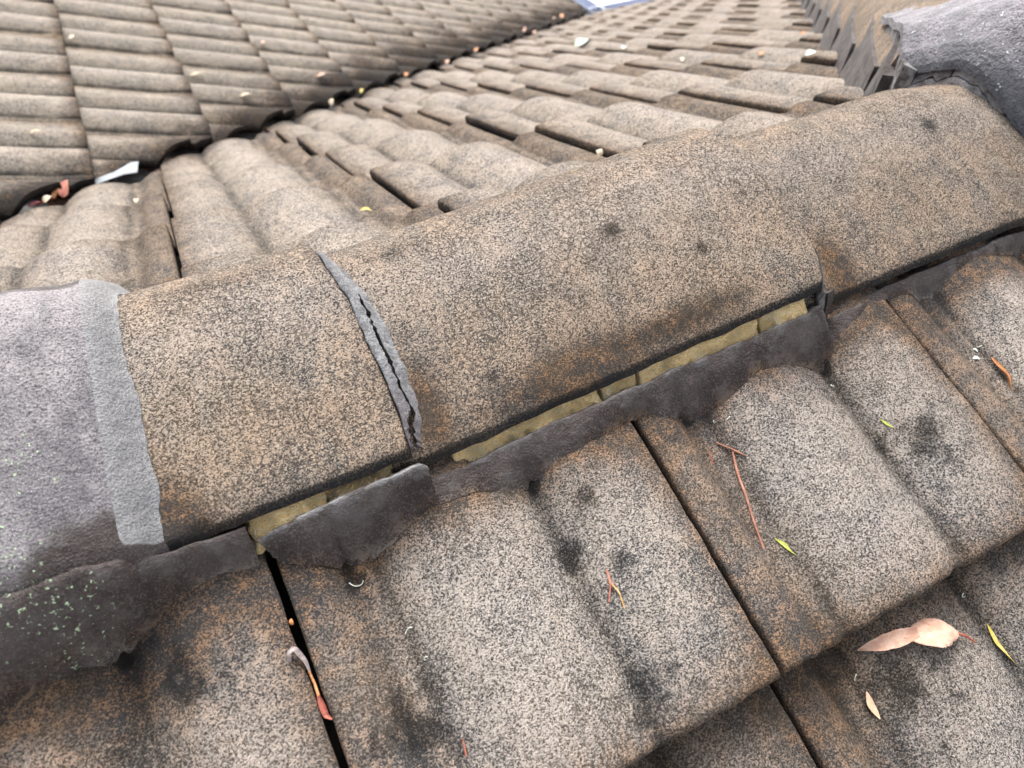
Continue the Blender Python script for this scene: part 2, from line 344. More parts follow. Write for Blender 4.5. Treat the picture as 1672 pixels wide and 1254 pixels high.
def lay(root, items, bases, planes_fn, tag_soot=None):
    cnt = 0
    for (org, ang) in items:
        Mx = frame((org[0]+rng.randn()*.0014, org[1]+rng.randn()*.003, org[2]+rng.randn()*.0010), ang+rng.randn()*.007, TILT+rng.randn()*.003)
        me = cut_mesh(random.choice(bases(org)), Mx, planes_fn(org))
        if me is None: continue
        if tag_soot:
            c = np.empty(len(me.vertices)*3); me.vertices.foreach_get('co', c); c = c.reshape(-1, 3)
            Wd = c@np.array(Mx)[:3, :3].T+np.array(Mx)[:3, 3]; s = tag_soot(Wd)
            if s.max() > .05:
                me = me.copy(); old = np.empty(len(c), np.float32); me.attributes['stain'].data.foreach_get('value', old); me.attributes['stain'].data.foreach_set('value', np.maximum(old, s).astype(np.float32))
                me.attributes['edge'].data.foreach_get('value', old); me.attributes['edge'].data.foreach_set('value', np.maximum(old, np.clip(s*1.6, 0, 1)).astype(np.float32))
        o = link('roof_tile', me, root); o.matrix_parent_inverse = Matrix.Translation(root.location).inverted(); o.matrix_basis = Mx; cnt += 1
    return cnt
EAVE = 5.2; HIPC = .93
far = empty('far_roof_slope', (0.9, 1.2, -.5), 'far slope of staggered brown tiles running from the cracked ridge down to the dark valley', 'roof slope')
bf_hi = [base_tile(M_far, 60, 34, .0105, s, .0005) for s in range(5)]
bf_lo = [base_tile(M_far, 30, 8, .0105, s) for s in range(2)]
items = []
for j in range(0, 17):
    s = FS0+GAUGE*j; yf = s*math.cos(PIT); zf = -s*math.sin(PIT)
    for i in range(-6, 24):
        xr = i*TW
        if (xr+TW) < yf-1.9 or xr > yf+1.3: continue
        items.append(((xr+TW, yf, zf), math.pi))
q2 = math.sqrt(.5)
def far_planes(org):
    v_off = 1.275+.02*math.sin(org[1]*9)
    return [((0, v_off, 0), (q2, -q2, 0)), ((.84, 0, 0), (-q2, q2, 0)), ((0, .075, 0), (0, 1, 0)), ((-.95, 0, 0), (1, 0, 0))]
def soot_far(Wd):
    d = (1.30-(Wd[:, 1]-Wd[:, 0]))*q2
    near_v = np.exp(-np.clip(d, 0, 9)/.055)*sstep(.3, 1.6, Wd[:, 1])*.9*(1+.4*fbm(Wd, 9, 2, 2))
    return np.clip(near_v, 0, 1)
nf = lay(far, items, lambda o: bf_hi if o[1] < 2.2 else bf_lo, far_planes, soot_far)
def fz(y, d): return -y*TP-d
slab('underlay', [(-.95, 0.02, fz(.02, UD)), (1.0, .02, fz(.02, UD)), (EAVE+.9, EAVE-.05, fz(EAVE-.05, UD)), (EAVE-1.4, EAVE-.05, fz(EAVE-.05, UD)), (-.95, .40, fz(.4, UD))], M_void, far)

adj = empty('adjoining_roof_slope', (-.3, 2.0, -.42), 'opposite roof slope of grey-brown barrel tiles beyond the valley at upper left', 'roof slope')
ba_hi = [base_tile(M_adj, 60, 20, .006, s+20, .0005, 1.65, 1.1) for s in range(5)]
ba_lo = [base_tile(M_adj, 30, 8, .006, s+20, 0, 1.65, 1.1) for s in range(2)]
items = []
for m in range(-3, 14):
    xf = GX0+GY*m; zf = -(xf+GVA)*TP
    for i in range(-4, 26):
        yj = GJ+i*TW
        if yj+TW < xf-.4+1.4 or yj > xf+GVA+3.2+.2*m: continue
        items.append(((xf, yj, zf), math.pi/2))
def adj_planes(org): return [((0, 1.425, 0), (-q2, q2, 0)), ((-1.2, 0, 0), (1, 0, 0))]
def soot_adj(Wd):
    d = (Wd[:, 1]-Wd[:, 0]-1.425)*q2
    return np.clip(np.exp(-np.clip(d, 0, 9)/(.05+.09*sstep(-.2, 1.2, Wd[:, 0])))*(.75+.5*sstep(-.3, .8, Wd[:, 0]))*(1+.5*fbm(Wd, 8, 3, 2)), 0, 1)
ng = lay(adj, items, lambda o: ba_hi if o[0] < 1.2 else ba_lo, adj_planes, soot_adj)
xe = EAVE-GVA
slab('underlay', [(-1.2, .2, -(.18)*TP-UD), (xe, xe+GVA, -(xe+GVA)*TP-UD), (xe, 9.5, -(xe+GVA)*TP-UD), (-1.2, 9.5, -(.18)*TP-UD)], M_void, adj)

# hip end slope beyond the junction on the right, falling away from view
he = empty('hip_end_roof_slope', (1.6, 0, -.3), 'roof slope hidden behind the grey junction lump at upper right, only its edge in view', 'roof slope')
items = []
for m in range(0, 16):
    xf = 1.0+.25+GY*m; zf = -(xf-1.0)*TP+.0
    for i in range(-6, 20):
        if abs(i*TW+.15) > (xf-.93)+.25: continue
        items.append(((xf, i*TW, zf), math.pi/2))
lay(he, items, lambda o: bf_lo, lambda o: [((.99, 0, 0), (q2, -q2, 0)), ((.99, 0, 0), (q2, q2, 0))])
slab('underlay', [(1.0, 0, -UD), (EAVE+.9, -EAVE+.1, -(EAVE-.1)*TP-UD), (EAVE+.9, EAVE-.1, -(EAVE-.1)*TP-UD)], M_void, he)

# ------------------------------------------------------------------ valley
y0, y1 = .35, EAVE+.05
def vz(y, d): return -y*TP-d
vv = []
for w, dz in ((-.16, .052), (-.05, .078), (0, .088), (.05, .078), (.16, .052)):
    vv.append([((y-GVA)+w*q2, y-w*q2, vz(min(y, y), 0)-dz+abs(w)*q2*TP) for y in np.linspace(y0, y1, 60)])
T = np.array(vv); B = T-[0, 0, .003]; V, F = solid(T, B)
va = link('valley_flashing', mesh_from('valley_flashing', V, F, M_valley), None, 'dark metal valley channel littered with leaves where the two roof slopes meet', 'valley flashing')
P = []; n, m = 500, 10
for a in range(n):
    y = y0+(y1-y0)*a/(n-1)
    P.append([((y-GVA)+w*q2, y-w*q2, vz(y, 0)-.086+.02*abs(w)/.08) for w in np.linspace(-.09, .09, m)])
T = np.array(P); T[..., 2] += .012+.012*fbm(T, 16, 2, 3)+.004*vnoise(T, 120, 4)
V, F = solid(T, T-[0, 0, .03]); lt = link('leaf_litter', mesh_from('leaf_litter', V, F, M_debris), None, 'dark rotted leaf litter lying in the valley channel', 'leaf litter', kind='stuff')
# bare pale flashing tongue in the near part of the valley
pts = [(-.150, 1.296), (-.045, 1.300), (.035, 1.385), (.02, 1.43), (-.125, 1.385)]
T = []
for a in range(14):
    row = []
    for b in range(9):
        s_, t_ = a/13, b/8
        p0 = np.array((-.155, 1.275))*(1-s_)+np.array((-.055, 1.315))*s_; p1 = np.array((-.150, 1.350))*(1-s_)+np.array((-.045, 1.365))*s_
        p = p0*(1-t_)+p1*t_; row.append((p[0], p[1], -.522-.012*s_+.004*math.sin(s_*3)))
    T.append(row)
T = np.array(T); T[..., 2] += .0015*fbm(T, 40, 1, 2); V, F = solid(T, T-[0, 0, .0015])
link('flashing_tongue', mesh_from('flashing_tongue', V, F, M_flash), None, 'bare pale metal flashing patch between two valley tiles at left', 'flashing')

# ------------------------------------------------------------------ ridge
ridge = empty('ridge_line', (.3, 0, 0), 'line of speckled ridge caps with cracked grey pointing over yellow bedding mortar across the middle', 'ridge')
# dense cap cross section parameter
cs = np.concatenate([[0], np.cumsum(np.hypot(*np.diff(CP, axis=0).T))])
def smooth_cp(s):
    ss = np.linspace(0, cs[-1], 400); y = np.interp(ss, cs, CP[:, 0]); z = np.interp(ss, cs, CP[:, 1])
    ker = np.hanning(27); ker /= ker.sum()
    def sm(a):
        p = np.concatenate([2*a[0]-a[13:0:-1], a, 2*a[-1]-a[-2:-15:-1]]); return np.convolve(p, ker, 'valid')
    y2, z2 = sm(y), sm(z); w = sstep(0, .02, ss)*sstep(cs[-1], cs[-1]-.02, ss)
    return np.interp(s, ss, y*(1-w)+y2*w), np.interp(s, ss, z*(1-w)+z2*w)
def zcap(y, x): 
    ss = np.linspace(0, cs[-1], 500); yy, zz = smooth_cp(ss); return np.interp(y, yy, zz)+capdz(x)
L1 = np.array([(.1117, -.0043), (.1146, -.0255), (.1185, -.0524), (.1188, -.0773), (.1190, -.0938), (.1203, -.1258), (.1197, -.1485), (.1178, -.1603), (.1172, -.17)])[::-1]
R2 = np.array([(.1242, -.0031), (.1354, -.0429), (.1395, -.0725), (.1390, -.0886), (.1392, -.1221), (.1362, -.1444), (.1276, -.1606), (.1270, -.17)])[::-1]
J2 = np.array([(.5133, -.0325), (.5167, -.0678), (.5233, -.1086), (.5234, -.1438), (.5172, -.1632), (.5133, -.17)])[::-1]
CK = np.array([(.1225, -.02), (.1268, -.0474), (.1273, -.0738), (.1284, -.091), (.1285, -.1229), (.1300, -.1420), (.1235, -.1561), (.1220, -.17)])[::-1]
def ci(A, y): return np.interp(y, A[:, 1], A[:, 0])
def cap_mesh(x0, x1, endc, tilt, seed, spots, nx=130, ns=75, thick=.012, er=1.2):
    es = np.array([0, .0008, .002, .004]); s = np.unique(np.concatenate([es, np.linspace(.004, cs[-1]-.004, ns), cs[-1]-es]))
    ex = np.array([0, .001, .0025, .005])/(x1-x0); t = np.unique(np.concatenate([np.linspace(0, 1, nx), 1-ex]))
    Tt, S = np.meshgrid(t, s, indexing='ij'); Y, Z = smooth_cp(S)
    xe_ = (ci(endc, Y) if endc is not None else x1+Y*0)
    xe_ = xe_+.0009*fbm(np.stack([Y, Y*0+seed, Z*0], -1), 60, seed, 3)
    X = x0+(xe_-x0)*Tt
    Z = Z+tilt(X)
    dend = (1-Tt)*(xe_-x0); Z = Z-np.where(dend < .004, .004-np.sqrt(np.maximum(.004**2-(.004-dend)**2, 0)), 0)*.8
    P = np.stack([X, Y, Z], -1); Z = Z+.0011*fbm(P, 13, seed, 2)+.0003*vnoise(P, 110, seed+3)
    Y = Y+np.exp(-S/.004)*.0012*fbm(np.stack([X, X*0+seed, X*0], -1), 45, seed+1, 3)
    T = np.stack([X, Y, Z], -1)
    # inward normal offset for the underside
    sy, sz = np.gradient(Y, axis=1), np.gradient(Z, axis=1); ln = np.hypot(sy, sz)+1e-9
    B = T.copy(); B[..., 1] += sz/ln*thick; B[..., 2] -= sy/ln*thick
    V, F = solid(T, B); nt_ = X.size
    e = np.zeros(X.shape); st = np.zeros(X.shape); pale = .9*np.exp(-((Y+.045)/.035)**2)
    e += .30*np.exp(-S/.012)+.25*np.exp(-dend/.010)
    for (sx, sy_), rx, ry, a, b in spots:
        d2 = ((X-sx)/rx)**2+((Y-sy_)/ry)**2; g = np.exp(-d2)
        e = np.maximum(e, a*g); st = np.maximum(st, b*g)
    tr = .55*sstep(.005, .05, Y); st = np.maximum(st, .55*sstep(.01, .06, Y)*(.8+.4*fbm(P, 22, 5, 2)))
    rimd = 1.6*np.exp(-(S/.0080)**10)+er*np.exp(-(dend/.0012)**2); st = np.maximum(st, np.clip(rimd+1.5*np.exp(-((cs[-1]-S)/.014)**4), 0, 1.5))  # shadow line along the cap rims painted in through stain
    at = {}
    for k_, a_, bb in (('edge', e, .3), ('trough', tr, 1.3), ('stain', st, .9), ('pale', pale, 0)):
        at[k_] = np.concatenate([a_.ravel(), np.full(nt_, bb)])
    return mesh_from('ridge_cap', V, F, M_cap, at)
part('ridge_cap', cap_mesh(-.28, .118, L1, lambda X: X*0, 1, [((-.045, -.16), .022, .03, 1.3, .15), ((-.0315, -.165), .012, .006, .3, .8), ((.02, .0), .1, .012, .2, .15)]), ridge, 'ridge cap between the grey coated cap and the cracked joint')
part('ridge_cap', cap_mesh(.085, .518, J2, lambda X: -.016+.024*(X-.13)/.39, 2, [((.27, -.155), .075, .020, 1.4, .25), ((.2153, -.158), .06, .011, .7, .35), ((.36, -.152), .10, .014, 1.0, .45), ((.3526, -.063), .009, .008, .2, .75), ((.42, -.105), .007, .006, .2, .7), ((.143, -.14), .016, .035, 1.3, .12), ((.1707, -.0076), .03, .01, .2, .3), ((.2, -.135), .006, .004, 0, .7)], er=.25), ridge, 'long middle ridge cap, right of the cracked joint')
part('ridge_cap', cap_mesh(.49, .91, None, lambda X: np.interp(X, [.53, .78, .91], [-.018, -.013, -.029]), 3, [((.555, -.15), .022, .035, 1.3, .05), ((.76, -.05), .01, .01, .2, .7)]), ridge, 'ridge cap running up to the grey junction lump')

# grey mortar coating over the left cap, with a pale band feathering onto the next cap
nx, ns = 260, 110
s = np.linspace(0, cs[-1], ns); tx = np.linspace(0, 1, nx)
Tt, S = np.meshgrid(tx, s, indexing='ij'); Y, Z = smooth_cp(S)
EG = np.array([(-.038, .14), (-.038, -.006), (-.040, -.035), (-.042, -.062), (-.043, -.095), (-.046, -.133), (-.053, -.161), (-.055, -.175)])[::-1]
XE = ci(EG, Y)+.0022*n1(Y.ravel(), 70, 8, 4).reshape(Y.shape)
X = -.46+(XE+.46)*Tt**.7
BL = np.interp(Y, [-.17, -.151, -.123, -.093, -.062, -.026, .14], [-.076, -.073, -.069, -.065, -.062, -.058, -.053])+.0012*n1(Y.ravel(), 40, 9, 3).reshape(Y.shape)
dz = .018*sstep(XE+.001, BL+.002, X)+.0012+.009*sstep(BL, BL-.05, X)
dz = dz+.0018*np.exp(-((X-BL+.001)/.004)**2)
P = np.stack([X, Y, Z], -1); dz = dz+.0016*fbm(P, 22, 4, 3)*sstep(-.042, -.06, X)
tz = np.gradient(Z, axis=1); ty = np.gradient(Y, axis=1); ln = np.hypot(tz, ty)
T = P.copy(); T[..., 1] -= tz/ln*dz*.6; T[..., 2] += ty/ln*dz
B = P.copy(); B[..., 2] -= .004; V, F = solid(T, B)
band = sstep(BL-.001, BL+.001, X)*sstep(.008, .016, S+.004*fbm(P, 60, 2, 2)); coat = np.ones_like(X)*(.9-.75*sstep(-.13, -.172, Y+.01*fbm(P, 20, 6, 2)))
coat = np.where(Y > .02, .45, coat)
lich = .8*np.exp(-(((X+.14)/.022)**2+((Y+.15)/.03)**2))+.4*np.exp(-(((X+.11)/.02)**2+((Y+.10)/.03)**2))
dup = lambda a: np.concatenate([a.ravel()]*2)
part('mortar_coating', mesh_from('mortar_coating', V, F, M_mort, dict(coat=dup(coat), band=dup(band), lichen=dup(lich), edge=dup(coat*0))), ridge, 'pinkish grey mortar coat with pale band over the leftmost ridge cap')

# dark pointing skirts between cap edge and tiles
BOT = np.array([(-.46, -.208), (-.1727, -.2188), (-.1509, -.2067), (-.1278, -.2017), (-.1125, -.2043), (-.0868, -.1969), (-.0575, -.1872), (-.0278, -.1834), (-.0008, -.19), (.0086, -.1935), (.0434, -.2061), (.0821, -.2057), (.116, -.1968), (.1547, -.1996), (.1948, -.2042), (.236, -.1988), (.277, -.1972), (.3113, -.1933), (.3535, -.2077), (.3842, -.2078), (.4283, -.1989), (.4682, -.2047), (.4992, -.2138), (.5238, -.2004), (.5752, -.1829), (.6239, -.1809), (.6588, -.1918), (.7127, -.1807), (.7652, -.186), (1.0, -.185)])
ZN = np.vectorize(znear)
PITS = (.046, .2, .505, -.104, .345)
def skirt(xa, xb, top, lab, seed, bot=None, nx=None, nt=26, bulge=.004, th=.007, lip=1.0, lab2=None, slant=0.0, hang=None):
    """top(x) -> (y, z); bottom follows the tile surface"""
    nx = nx or int((xb-xa)/.0014)
    x = np.linspace(xa, xb, nx); t = np.linspace(0, 1, nt); Xg, Tg = np.meshgrid(x, t, indexing='ij')
    Xg = Xg+slant*(Tg)*np.exp(-(Xg-xa)/.02)+.0010*fbm(np.stack([Tg, Tg*0, Tg*0], -1), 9, seed+3, 2)*(np.exp(-(Xg-xa)/.004)+np.exp(-(xb-Xg)/.004))
    yt, zt = top(x); zt = zt+(.0025 if seed in (22, 23) else 0)*sstep(.54, .50, x); yt = yt+.0008*n1(x, 60, seed); zt = zt+.0015*n1(x, 45, seed+1)+.0010*np.abs(n1(x, 140, seed+6, 3))
    yb = np.interp(x, BOT[:, 0], BOT[:, 1])+.0014*n1(x, 55, seed+2, 3)+.0007*n1(x, 300, seed+7, 3)
    zb = ZN(x, yb)+.0006
    for px_ in PITS:
        g_ = np.exp(-((x-px_)/.0030)**2); yb = yb+.0045*g_; zb = np.maximum(zb, ZN(x, yb)+.0006)+.0012*g_
    if hang is not None: yb, zb = hang(x, yb, zb)
    e = Tg
    Yg = yt[:, None]*(1-e)+yb[:, None]*e; Zg = zt[:, None]*(1-e**1.15)+zb[:, None]*e**1.15
    bulge = bulge(Xg) if callable(bulge) else bulge
    Yg = Yg-bulge*np.sin(np.pi*e)*.5; Zg = Zg+bulge*np.sin(np.pi*e)*.6
    # lie over the tile where it rises through
    if hang is None: Zg = np.maximum(Zg, ZN(Xg, Yg)+.0012*(1-e)+.0005)
    P = np.stack([Xg, Yg, Zg], -1); nn = (.0013*fbm(P, 55, seed, 3)+.00045*fbm(P, 260, seed+2, 2))*np.sin(np.pi*np.clip(e+.05, 0, 1)); Zg = Zg+nn
    Zg = Zg-.0012*np.exp(-e/.03)
    T = np.stack([Xg, Yg, Zg], -1); B = T.copy(); B[..., 1] += th*.9; B[..., 2] -= th*.45*(1-e)+.003
    V, F = solid(T, B)
    edge = lip*np.exp(-e/.09)
    lich = .75*np.exp(-(((Xg+.125)/.028)**2+((Yg+.188)/.014)**2))*(Xg < .0)
    me = mesh_from('pointing', V, F, M_mort, dict(coat=dup(np.clip(.25*np.exp(-e/.2)*sstep(-.04, -.08, Xg), 0, 1)), band=dup(e*0), lichen=dup(lich), edge=dup(edge), feather=dup(np.clip(np.exp(-(1-e)/.14)*(1+.8*fbm(P, 50, seed+12, 3)), 0, 1))))
    return part('pointing', me, ridge, lab)
def topA(x):
    z = np.interp(x, [-.46, -.10, -.078, -.062, -.05, -.006], [.004, .004, -.005, -.018, -.0232, -.0268]); y = np.interp(x, [-.46, -.10, -.078, -.06, -.006], [-.177, -.177, -.1755, -.1730, -.1715]); return y, z
skirt(-.46, -.0055, topA, 'dark lichen spotted pointing below the grey coated cap', 21, bulge=lambda x: .004+.009*sstep(-.06, -.09, x), slant=.006, lip=.0)
def topB(x): return np.interp(x, [-.002, .09, .124], [-.177, -.178, -.180]), np.interp(x, [-.002, .012, .042, .079, .100, .113, .120, .124], [-.040, -.036, -.034, -.030, -.0285, -.0245, -.0255, -.030])
skirt(-.0015, .124, topB, 'lifted slab of grey pointing with a broken pale top edge', 22, bulge=.003, slant=.007, lip=1.3)
def topC(x): return np.full_like(x, -.178), np.interp(x, [.122, .135, .165, .208, .241, .276, .35, .43, .459, .488, .498, .506, .512, .520, .540, .56, .592], [-.064, -.060, -.051, -.047, -.0445, -.0415, -.0385, -.037, -.034, -.035, -.034, -.029, -.036, -.060, -.069, -.075, -.081])
skirt(.1225, .590, topC, 'long dark pointing strip split away below the middle cap', 23, bulge=.002, lip=.55)
def topD(x): return np.full_like(x, -.1715), zcap(-.1695, x)-.007
def hangD(x, yb, zb):
    w = sstep(.585, .565, x); hy = -.1775-.0015*n1(x, 70, 77, 3); hz = np.interp(x, [.515, .535, .555, .59], [-.062, -.063, -.060, -.064])+.003*n1(x, 90, 78, 3)
    return yb*(1-w)+hy*w, zb*(1-w)+hz*w
skirt(.522, .93, topD, 'dark pointing tight under the right ridge cap', 24, bulge=.001, lip=.35, hang=hangD)
# hidden dark backing below the caps
V, F = solid(np.array([[(-.5, -.15, -.035), (-.5, .115, -.065)], [(.92, -.15, -.04), (.92, .115, -.065)]]), np.array([[(-.5, -.15, -.15), (-.5, .115, -.15)], [(.92, -.15, -.15), (.92, .115, -.15)]]))
part('bedding_core', mesh_from('bedding_core', V, F, M_void, smooth=False), ridge)
# cracked joint pointing between cap 1 and cap 2 (two ribbons with a ragged gap)
def ribbon(side, ya, yb_, seed):
    ny, nw = 320, 24; y = np.linspace(ya, yb_, ny); w = np.linspace(0, 1, nw)
    xl = ci(L1, y)-.0004+.0009*n1(y, 130, 31, 4); xr = np.maximum(ci(R2, y), ci(L1, y)+.006)+.0013*n1(y, 120, 32, 4)
    xc = ci(CK, y)+.0016*n1(y, 60, 33, 2)+.0010*n1(y, 330, 35, 3); xc = np.clip(xc, xl+.002, xr-.003)
    hw = np.maximum(.0015*sstep(-.03, -.07, y)*(1+.7*n1(y, 90, 34, 3)), .00012)
    if side == 'L': a, b = xl, xc-hw
    else: a, b = xc+hw, xr
    Yg, Wg = np.meshgrid(y, w, indexing='ij'); Xg = a[:, None]*(1-Wg)+b[:, None]*Wg
    q = (Xg-xl[:, None])/(xr-xl)[:, None]
    z1 = zcap(Yg, Yg*0)+.0008; z2 = zcap(Yg, Yg*0+.14)+.0012
    Zg = z1*(1-sstep(0, 1, q))+z2*sstep(0, 1, q)
    P = np.stack([Xg, Yg, Zg], -1); Zg = Zg+.0030*np.sin(np.pi*np.clip(q, 0, 1))**.7+.0007*fbm(P, 60, seed, 2)+.0006*vnoise(P, 420, 9)+.0006*np.exp(-((Wg-(1 if side == 'L' else 0))/.12)**2)-(.0012 if side == 'R' else 0)*np.exp(-Wg/.2)
    Yg2 = Yg+.0012*fbm(P*[1, 0, 0], 120, 3, 2)*(np.abs(Yg-ya) < .004)
    T = np.stack([Xg, Yg2, Zg], -1); B = T.copy(); B[..., 2] -= .010; B[..., 1] += .003
    V, F = solid(T, B); z0 = np.zeros(Xg.size*2); dk = sstep(-.10, -.16, Yg)
    me = mesh_from('joint_pointing', V, F, M_joint, dict(dk=dup(dk)))
    part('joint_pointing', me, ridge, 'left lip of the cracked grey joint' if side == 'L' else 'right lip of the cracked grey joint')
ribbon('L', -.1665, .0, 41); ribbon('R', -.163, -.002, 42)
# grey fillet at the second joint
ny, nw = 90, 10; y = np.linspace(-.1735, -.138, ny); w = np.linspace(0, 1, nw); Yg, Wg = np.meshgrid(y, w, indexing='ij')
wd = np.interp(y, [-.186, -.17, -.145, -.09], [.009, .008, .006, .0012])*(1+.15*n1(y, 60, 51))
Xg = (ci(J2, np.maximum(y, -.17))+.0003+.002*sstep(-.165, -.18, y))[:, None]+wd[:, None]*Wg
Zg = zcap(np.maximum(Yg, -.169), Yg*0+.515)*(1-Wg)+(zcap(np.maximum(Yg, -.169), Yg*0+.54)+.001)*Wg-np.maximum(-.169-Yg, 0)*1.1
T = np.stack([Xg, Yg, Zg], -1); T[..., 2] += .0006*fbm(T, 100, 5, 2); V, F = solid(T, T-[0, -.003, .012]); z0 = np.zeros(Xg.size*2)
part('joint_pointing', mesh_from('joint_pointing', V, F, M_joint, dict(dk=z0+.2)), ridge, 'thin grey fillet at the end of the middle cap')
# yellow bedding mortar in separate cracked blocks
def bed(xa, xb, seed, grime=.1, yo=0, za=None):
    nx = max(14, int((xb-xa)/.0011)); nz = 14; x = np.linspace(xa, xb, nx); t = np.linspace(0, 1, nz); Xg, Tg = np.meshgrid(x, t, indexing='ij')
    zt = zcap(-.1655+x*0, x)-.004; _, zB = (topB(x) if xb < .125 else topC(x)); zb = np.minimum(zB-.010, zt-.012)
    if za: zt = zt-za
    Zg = zt[:, None]*(1-Tg)+zb[:, None]*Tg
    Yg = -.1625-.0200*Tg+yo+.0*Xg
    ed = np.minimum(Xg-xa, xb-Xg); Yg = Yg+.0025*np.exp(-ed/.0012)
    P = np.stack([Xg, Yg, Zg], -1); Yg = Yg-.0018*fbm(P, 220, seed, 3)-.0018*fbm(P, 60, seed+3, 2); Zg = Zg+.0020*fbm(P*[1, 0, 0], 150, seed+8, 3)*(Tg < .2)
    Xg = Xg+(.0020*fbm(P*[0, 1, 1], 160, seed+5, 3)+.0016*(Tg-.5)*((seed % 3)-1))*np.exp(-ed/.003)
    T = np.stack([Xg, Yg, Zg], -1); B = T.copy(); B[..., 1] = -.14
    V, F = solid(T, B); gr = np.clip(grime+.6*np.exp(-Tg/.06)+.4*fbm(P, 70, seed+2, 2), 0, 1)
    part('bedding_mortar', mesh_from('bedding_mortar', V, F, M_yel, dict(grime=dup(gr))), ridge)
for k_, (a, b, g) in enumerate(((-.004, .050, .15), (.0505, .100, .75), (.124, .1335, .5), (.148, .2795, .1), (.2815, .3145, .3), (.3165, .4415, .0), (.4455, .497, .12))): bed(a, b, 60+k_, g)
bed(.5265, .549, 70, .15, yo=-.004, za=.016)

# ------------------------------------------------------------------ hip running away from the junction
hip = empty('hip_line', (HIPC+.7, .7, -.3), 'brown hip caps with saw-toothed dark mortar edge falling away at upper right', 'hip')
e1 = np.array((q2, q2)); qn = np.array((-q2, q2))
def hip_z(a): return -(a*q2)*TP
def hip_cap(a0, a1, seed, tilt=.012, zoff=.058, root=None, qs=1):
    nx, nw = 26, 31; w = .1068*np.sin(np.linspace(-1.5707, 1.5707, nw)); a = np.linspace(a0, a1, nx); A, Wg = np.meshgrid(a, w, indexing='ij')
    Z = hip_z(A)-.012+.112*np.sqrt(np.maximum(1-(Wg/.107)**2, 0))+tilt*(A-a0)/(a1-a0)-.006; X = HIPC+A*q2-Wg*q2; Y = (A*q2+Wg*q2)*qs
    T = np.stack([X, Y, Z], -1); T[..., 2] += .001*fbm(T, 15, seed, 2); 
    if qs < 0: T = T[:, ::-1]
    V, F = solid(T, T-[0, 0, .013]); n_ = X.size; z0 = np.zeros(n_*2)
    return mesh_from('hip_cap', V, F, M_cap, dict(edge=z0+.25, trough=z0+.1, stain=z0, pale=z0))
SP = .297
for i in range(-1, 22):
    a0 = .13+SP*i
    if i < 0: a0 = .05
    part('hip_cap', hip_cap(max(a0-.03, .07), a0+SP+.01, 80+i), hip)
    # mortar tooth under this cap, on the near side
    nx, nt = 30, 10; a1_ = a0+SP if i >= 0 else .13; a = np.linspace(a0-.004, a1_, nx); t = np.linspace(0, 1, nt); A, Tg = np.meshgrid(a, t, indexing='ij')
    f_ = np.clip((A-a0)/(a1_-a0), 0, 1)
    ztop = hip_z(A)+.002+.048*np.clip(f_, 0, 1)**1.1; wt = .107*np.sqrt(1-((.002+.050*np.clip(f_, 0, 1)**1.1+.012)/.112)**2)+.006
    wb = .116+.005*np.sin(f_*3.1); zb = -(A*q2+wb*q2)*TP-.012
    zb = zb-.010
    Wg = wt*(1-Tg)+wb*Tg; Z = ztop*(1-Tg)+zb*Tg
    X = HIPC+A*q2-Wg*q2; Y = A*q2+Wg*q2; T = np.stack([X, Y, Z], -1); T[..., 2] += .002*fbm(T, 40, i, 2)*Tg
    B = T.copy(); B[..., 0] += .02; B[..., 1] -= .02; T2 = T[::-1]; B2 = B[::-1]
    V, F = solid(T2, B2); z0 = np.zeros(X.size*2)
    part('pointing', mesh_from('pointing', V, F, M_mort, dict(coat=z0+.18, band=z0, lichen=z0, edge=z0+.25), smooth=True), hip)
for i in range(0, 5):
    a0 = .17+SP*i; part('hip_cap', hip_cap(a0-.03, a0+SP+.01, 120+i, qs=-1), hip)

# ------------------------------------------------------------------ grey junction lump where ridge and hips meet
junc = empty('junction_mortar', (1.0, 0, .08), 'shiny dark grey mortar lump with a cracked rim capping the roof junction at top right', 'ridge junction')
def dropf(w): return np.sqrt((.58*w)**2+.012**2)-.012
def lumpH(x, y):
    d = x-HIPC; ay = np.abs(y); perp = np.abs(ay-d)*q2; al = np.maximum((ay+d)*q2, 0)
    h = .105-al*TP*q2-np.minimum(dropf(perp), .07); hub = .105-dropf(np.hypot(np.maximum(d, 0), y))
    return np.maximum(h, hub)
nx, ny = 120, 130; X0 = .874; tx = np.linspace(0, 1, nx)**1.2; sy_ = np.linspace(-1, 1, ny)
Tx, Sy = np.meshgrid(tx, sy_, indexing='ij'); xs = X0+Tx*.20
wdt = .088+(xs-X0)*.98; Y = Sy*wdt; X = xs+.0025*n1(Y.ravel(), 30, 5).reshape(Y.shape)*(1-Tx)+.010*(Y/.09)**2*np.exp(-Tx/.1)
Z = lumpH(xs, Y)-.048*(1-sstep(-.01, .07, xs-X0))
P = np.stack([X, Y, Z], -1); Z = Z+.0035*fbm(P, 20, 6, 3)-.012*np.exp(-(xs-X0)/.006)*.9+.003*np.exp(-((xs-X0-.012)/.006)**2)
T = np.stack([X, Y, Z], -1); V, F = solid(T, T-[0, 0, .010]); z0 = np.zeros(X.size*2)
rim = np.exp(-(xs-X0)/.02)
junc_o = part('mortar_dome', mesh_from('mortar_dome', V, F, None, dict(coat=z0+.8, band=z0, lichen=z0, edge=dup(rim))), junc)
k = NB('glossy_dark_mortar'); g = k.noise(420, 3, .6, 3); lo = k.noise(18, 3, .6, 4, stretch=(1, 1, 2)); sp_ = k.noise(150, 2, .5, 5)
cj = k.mix(k.step(lo, .38, .62), (.13, .122, .135), (.27, .245, .265)); cj = k.mix(k.step(g, .46, .62), cj, (.075, .075, .085)); cj = k.mix(k.math('MULTIPLY', k.attr('edge'), .8), cj, (.055, .06, .075))
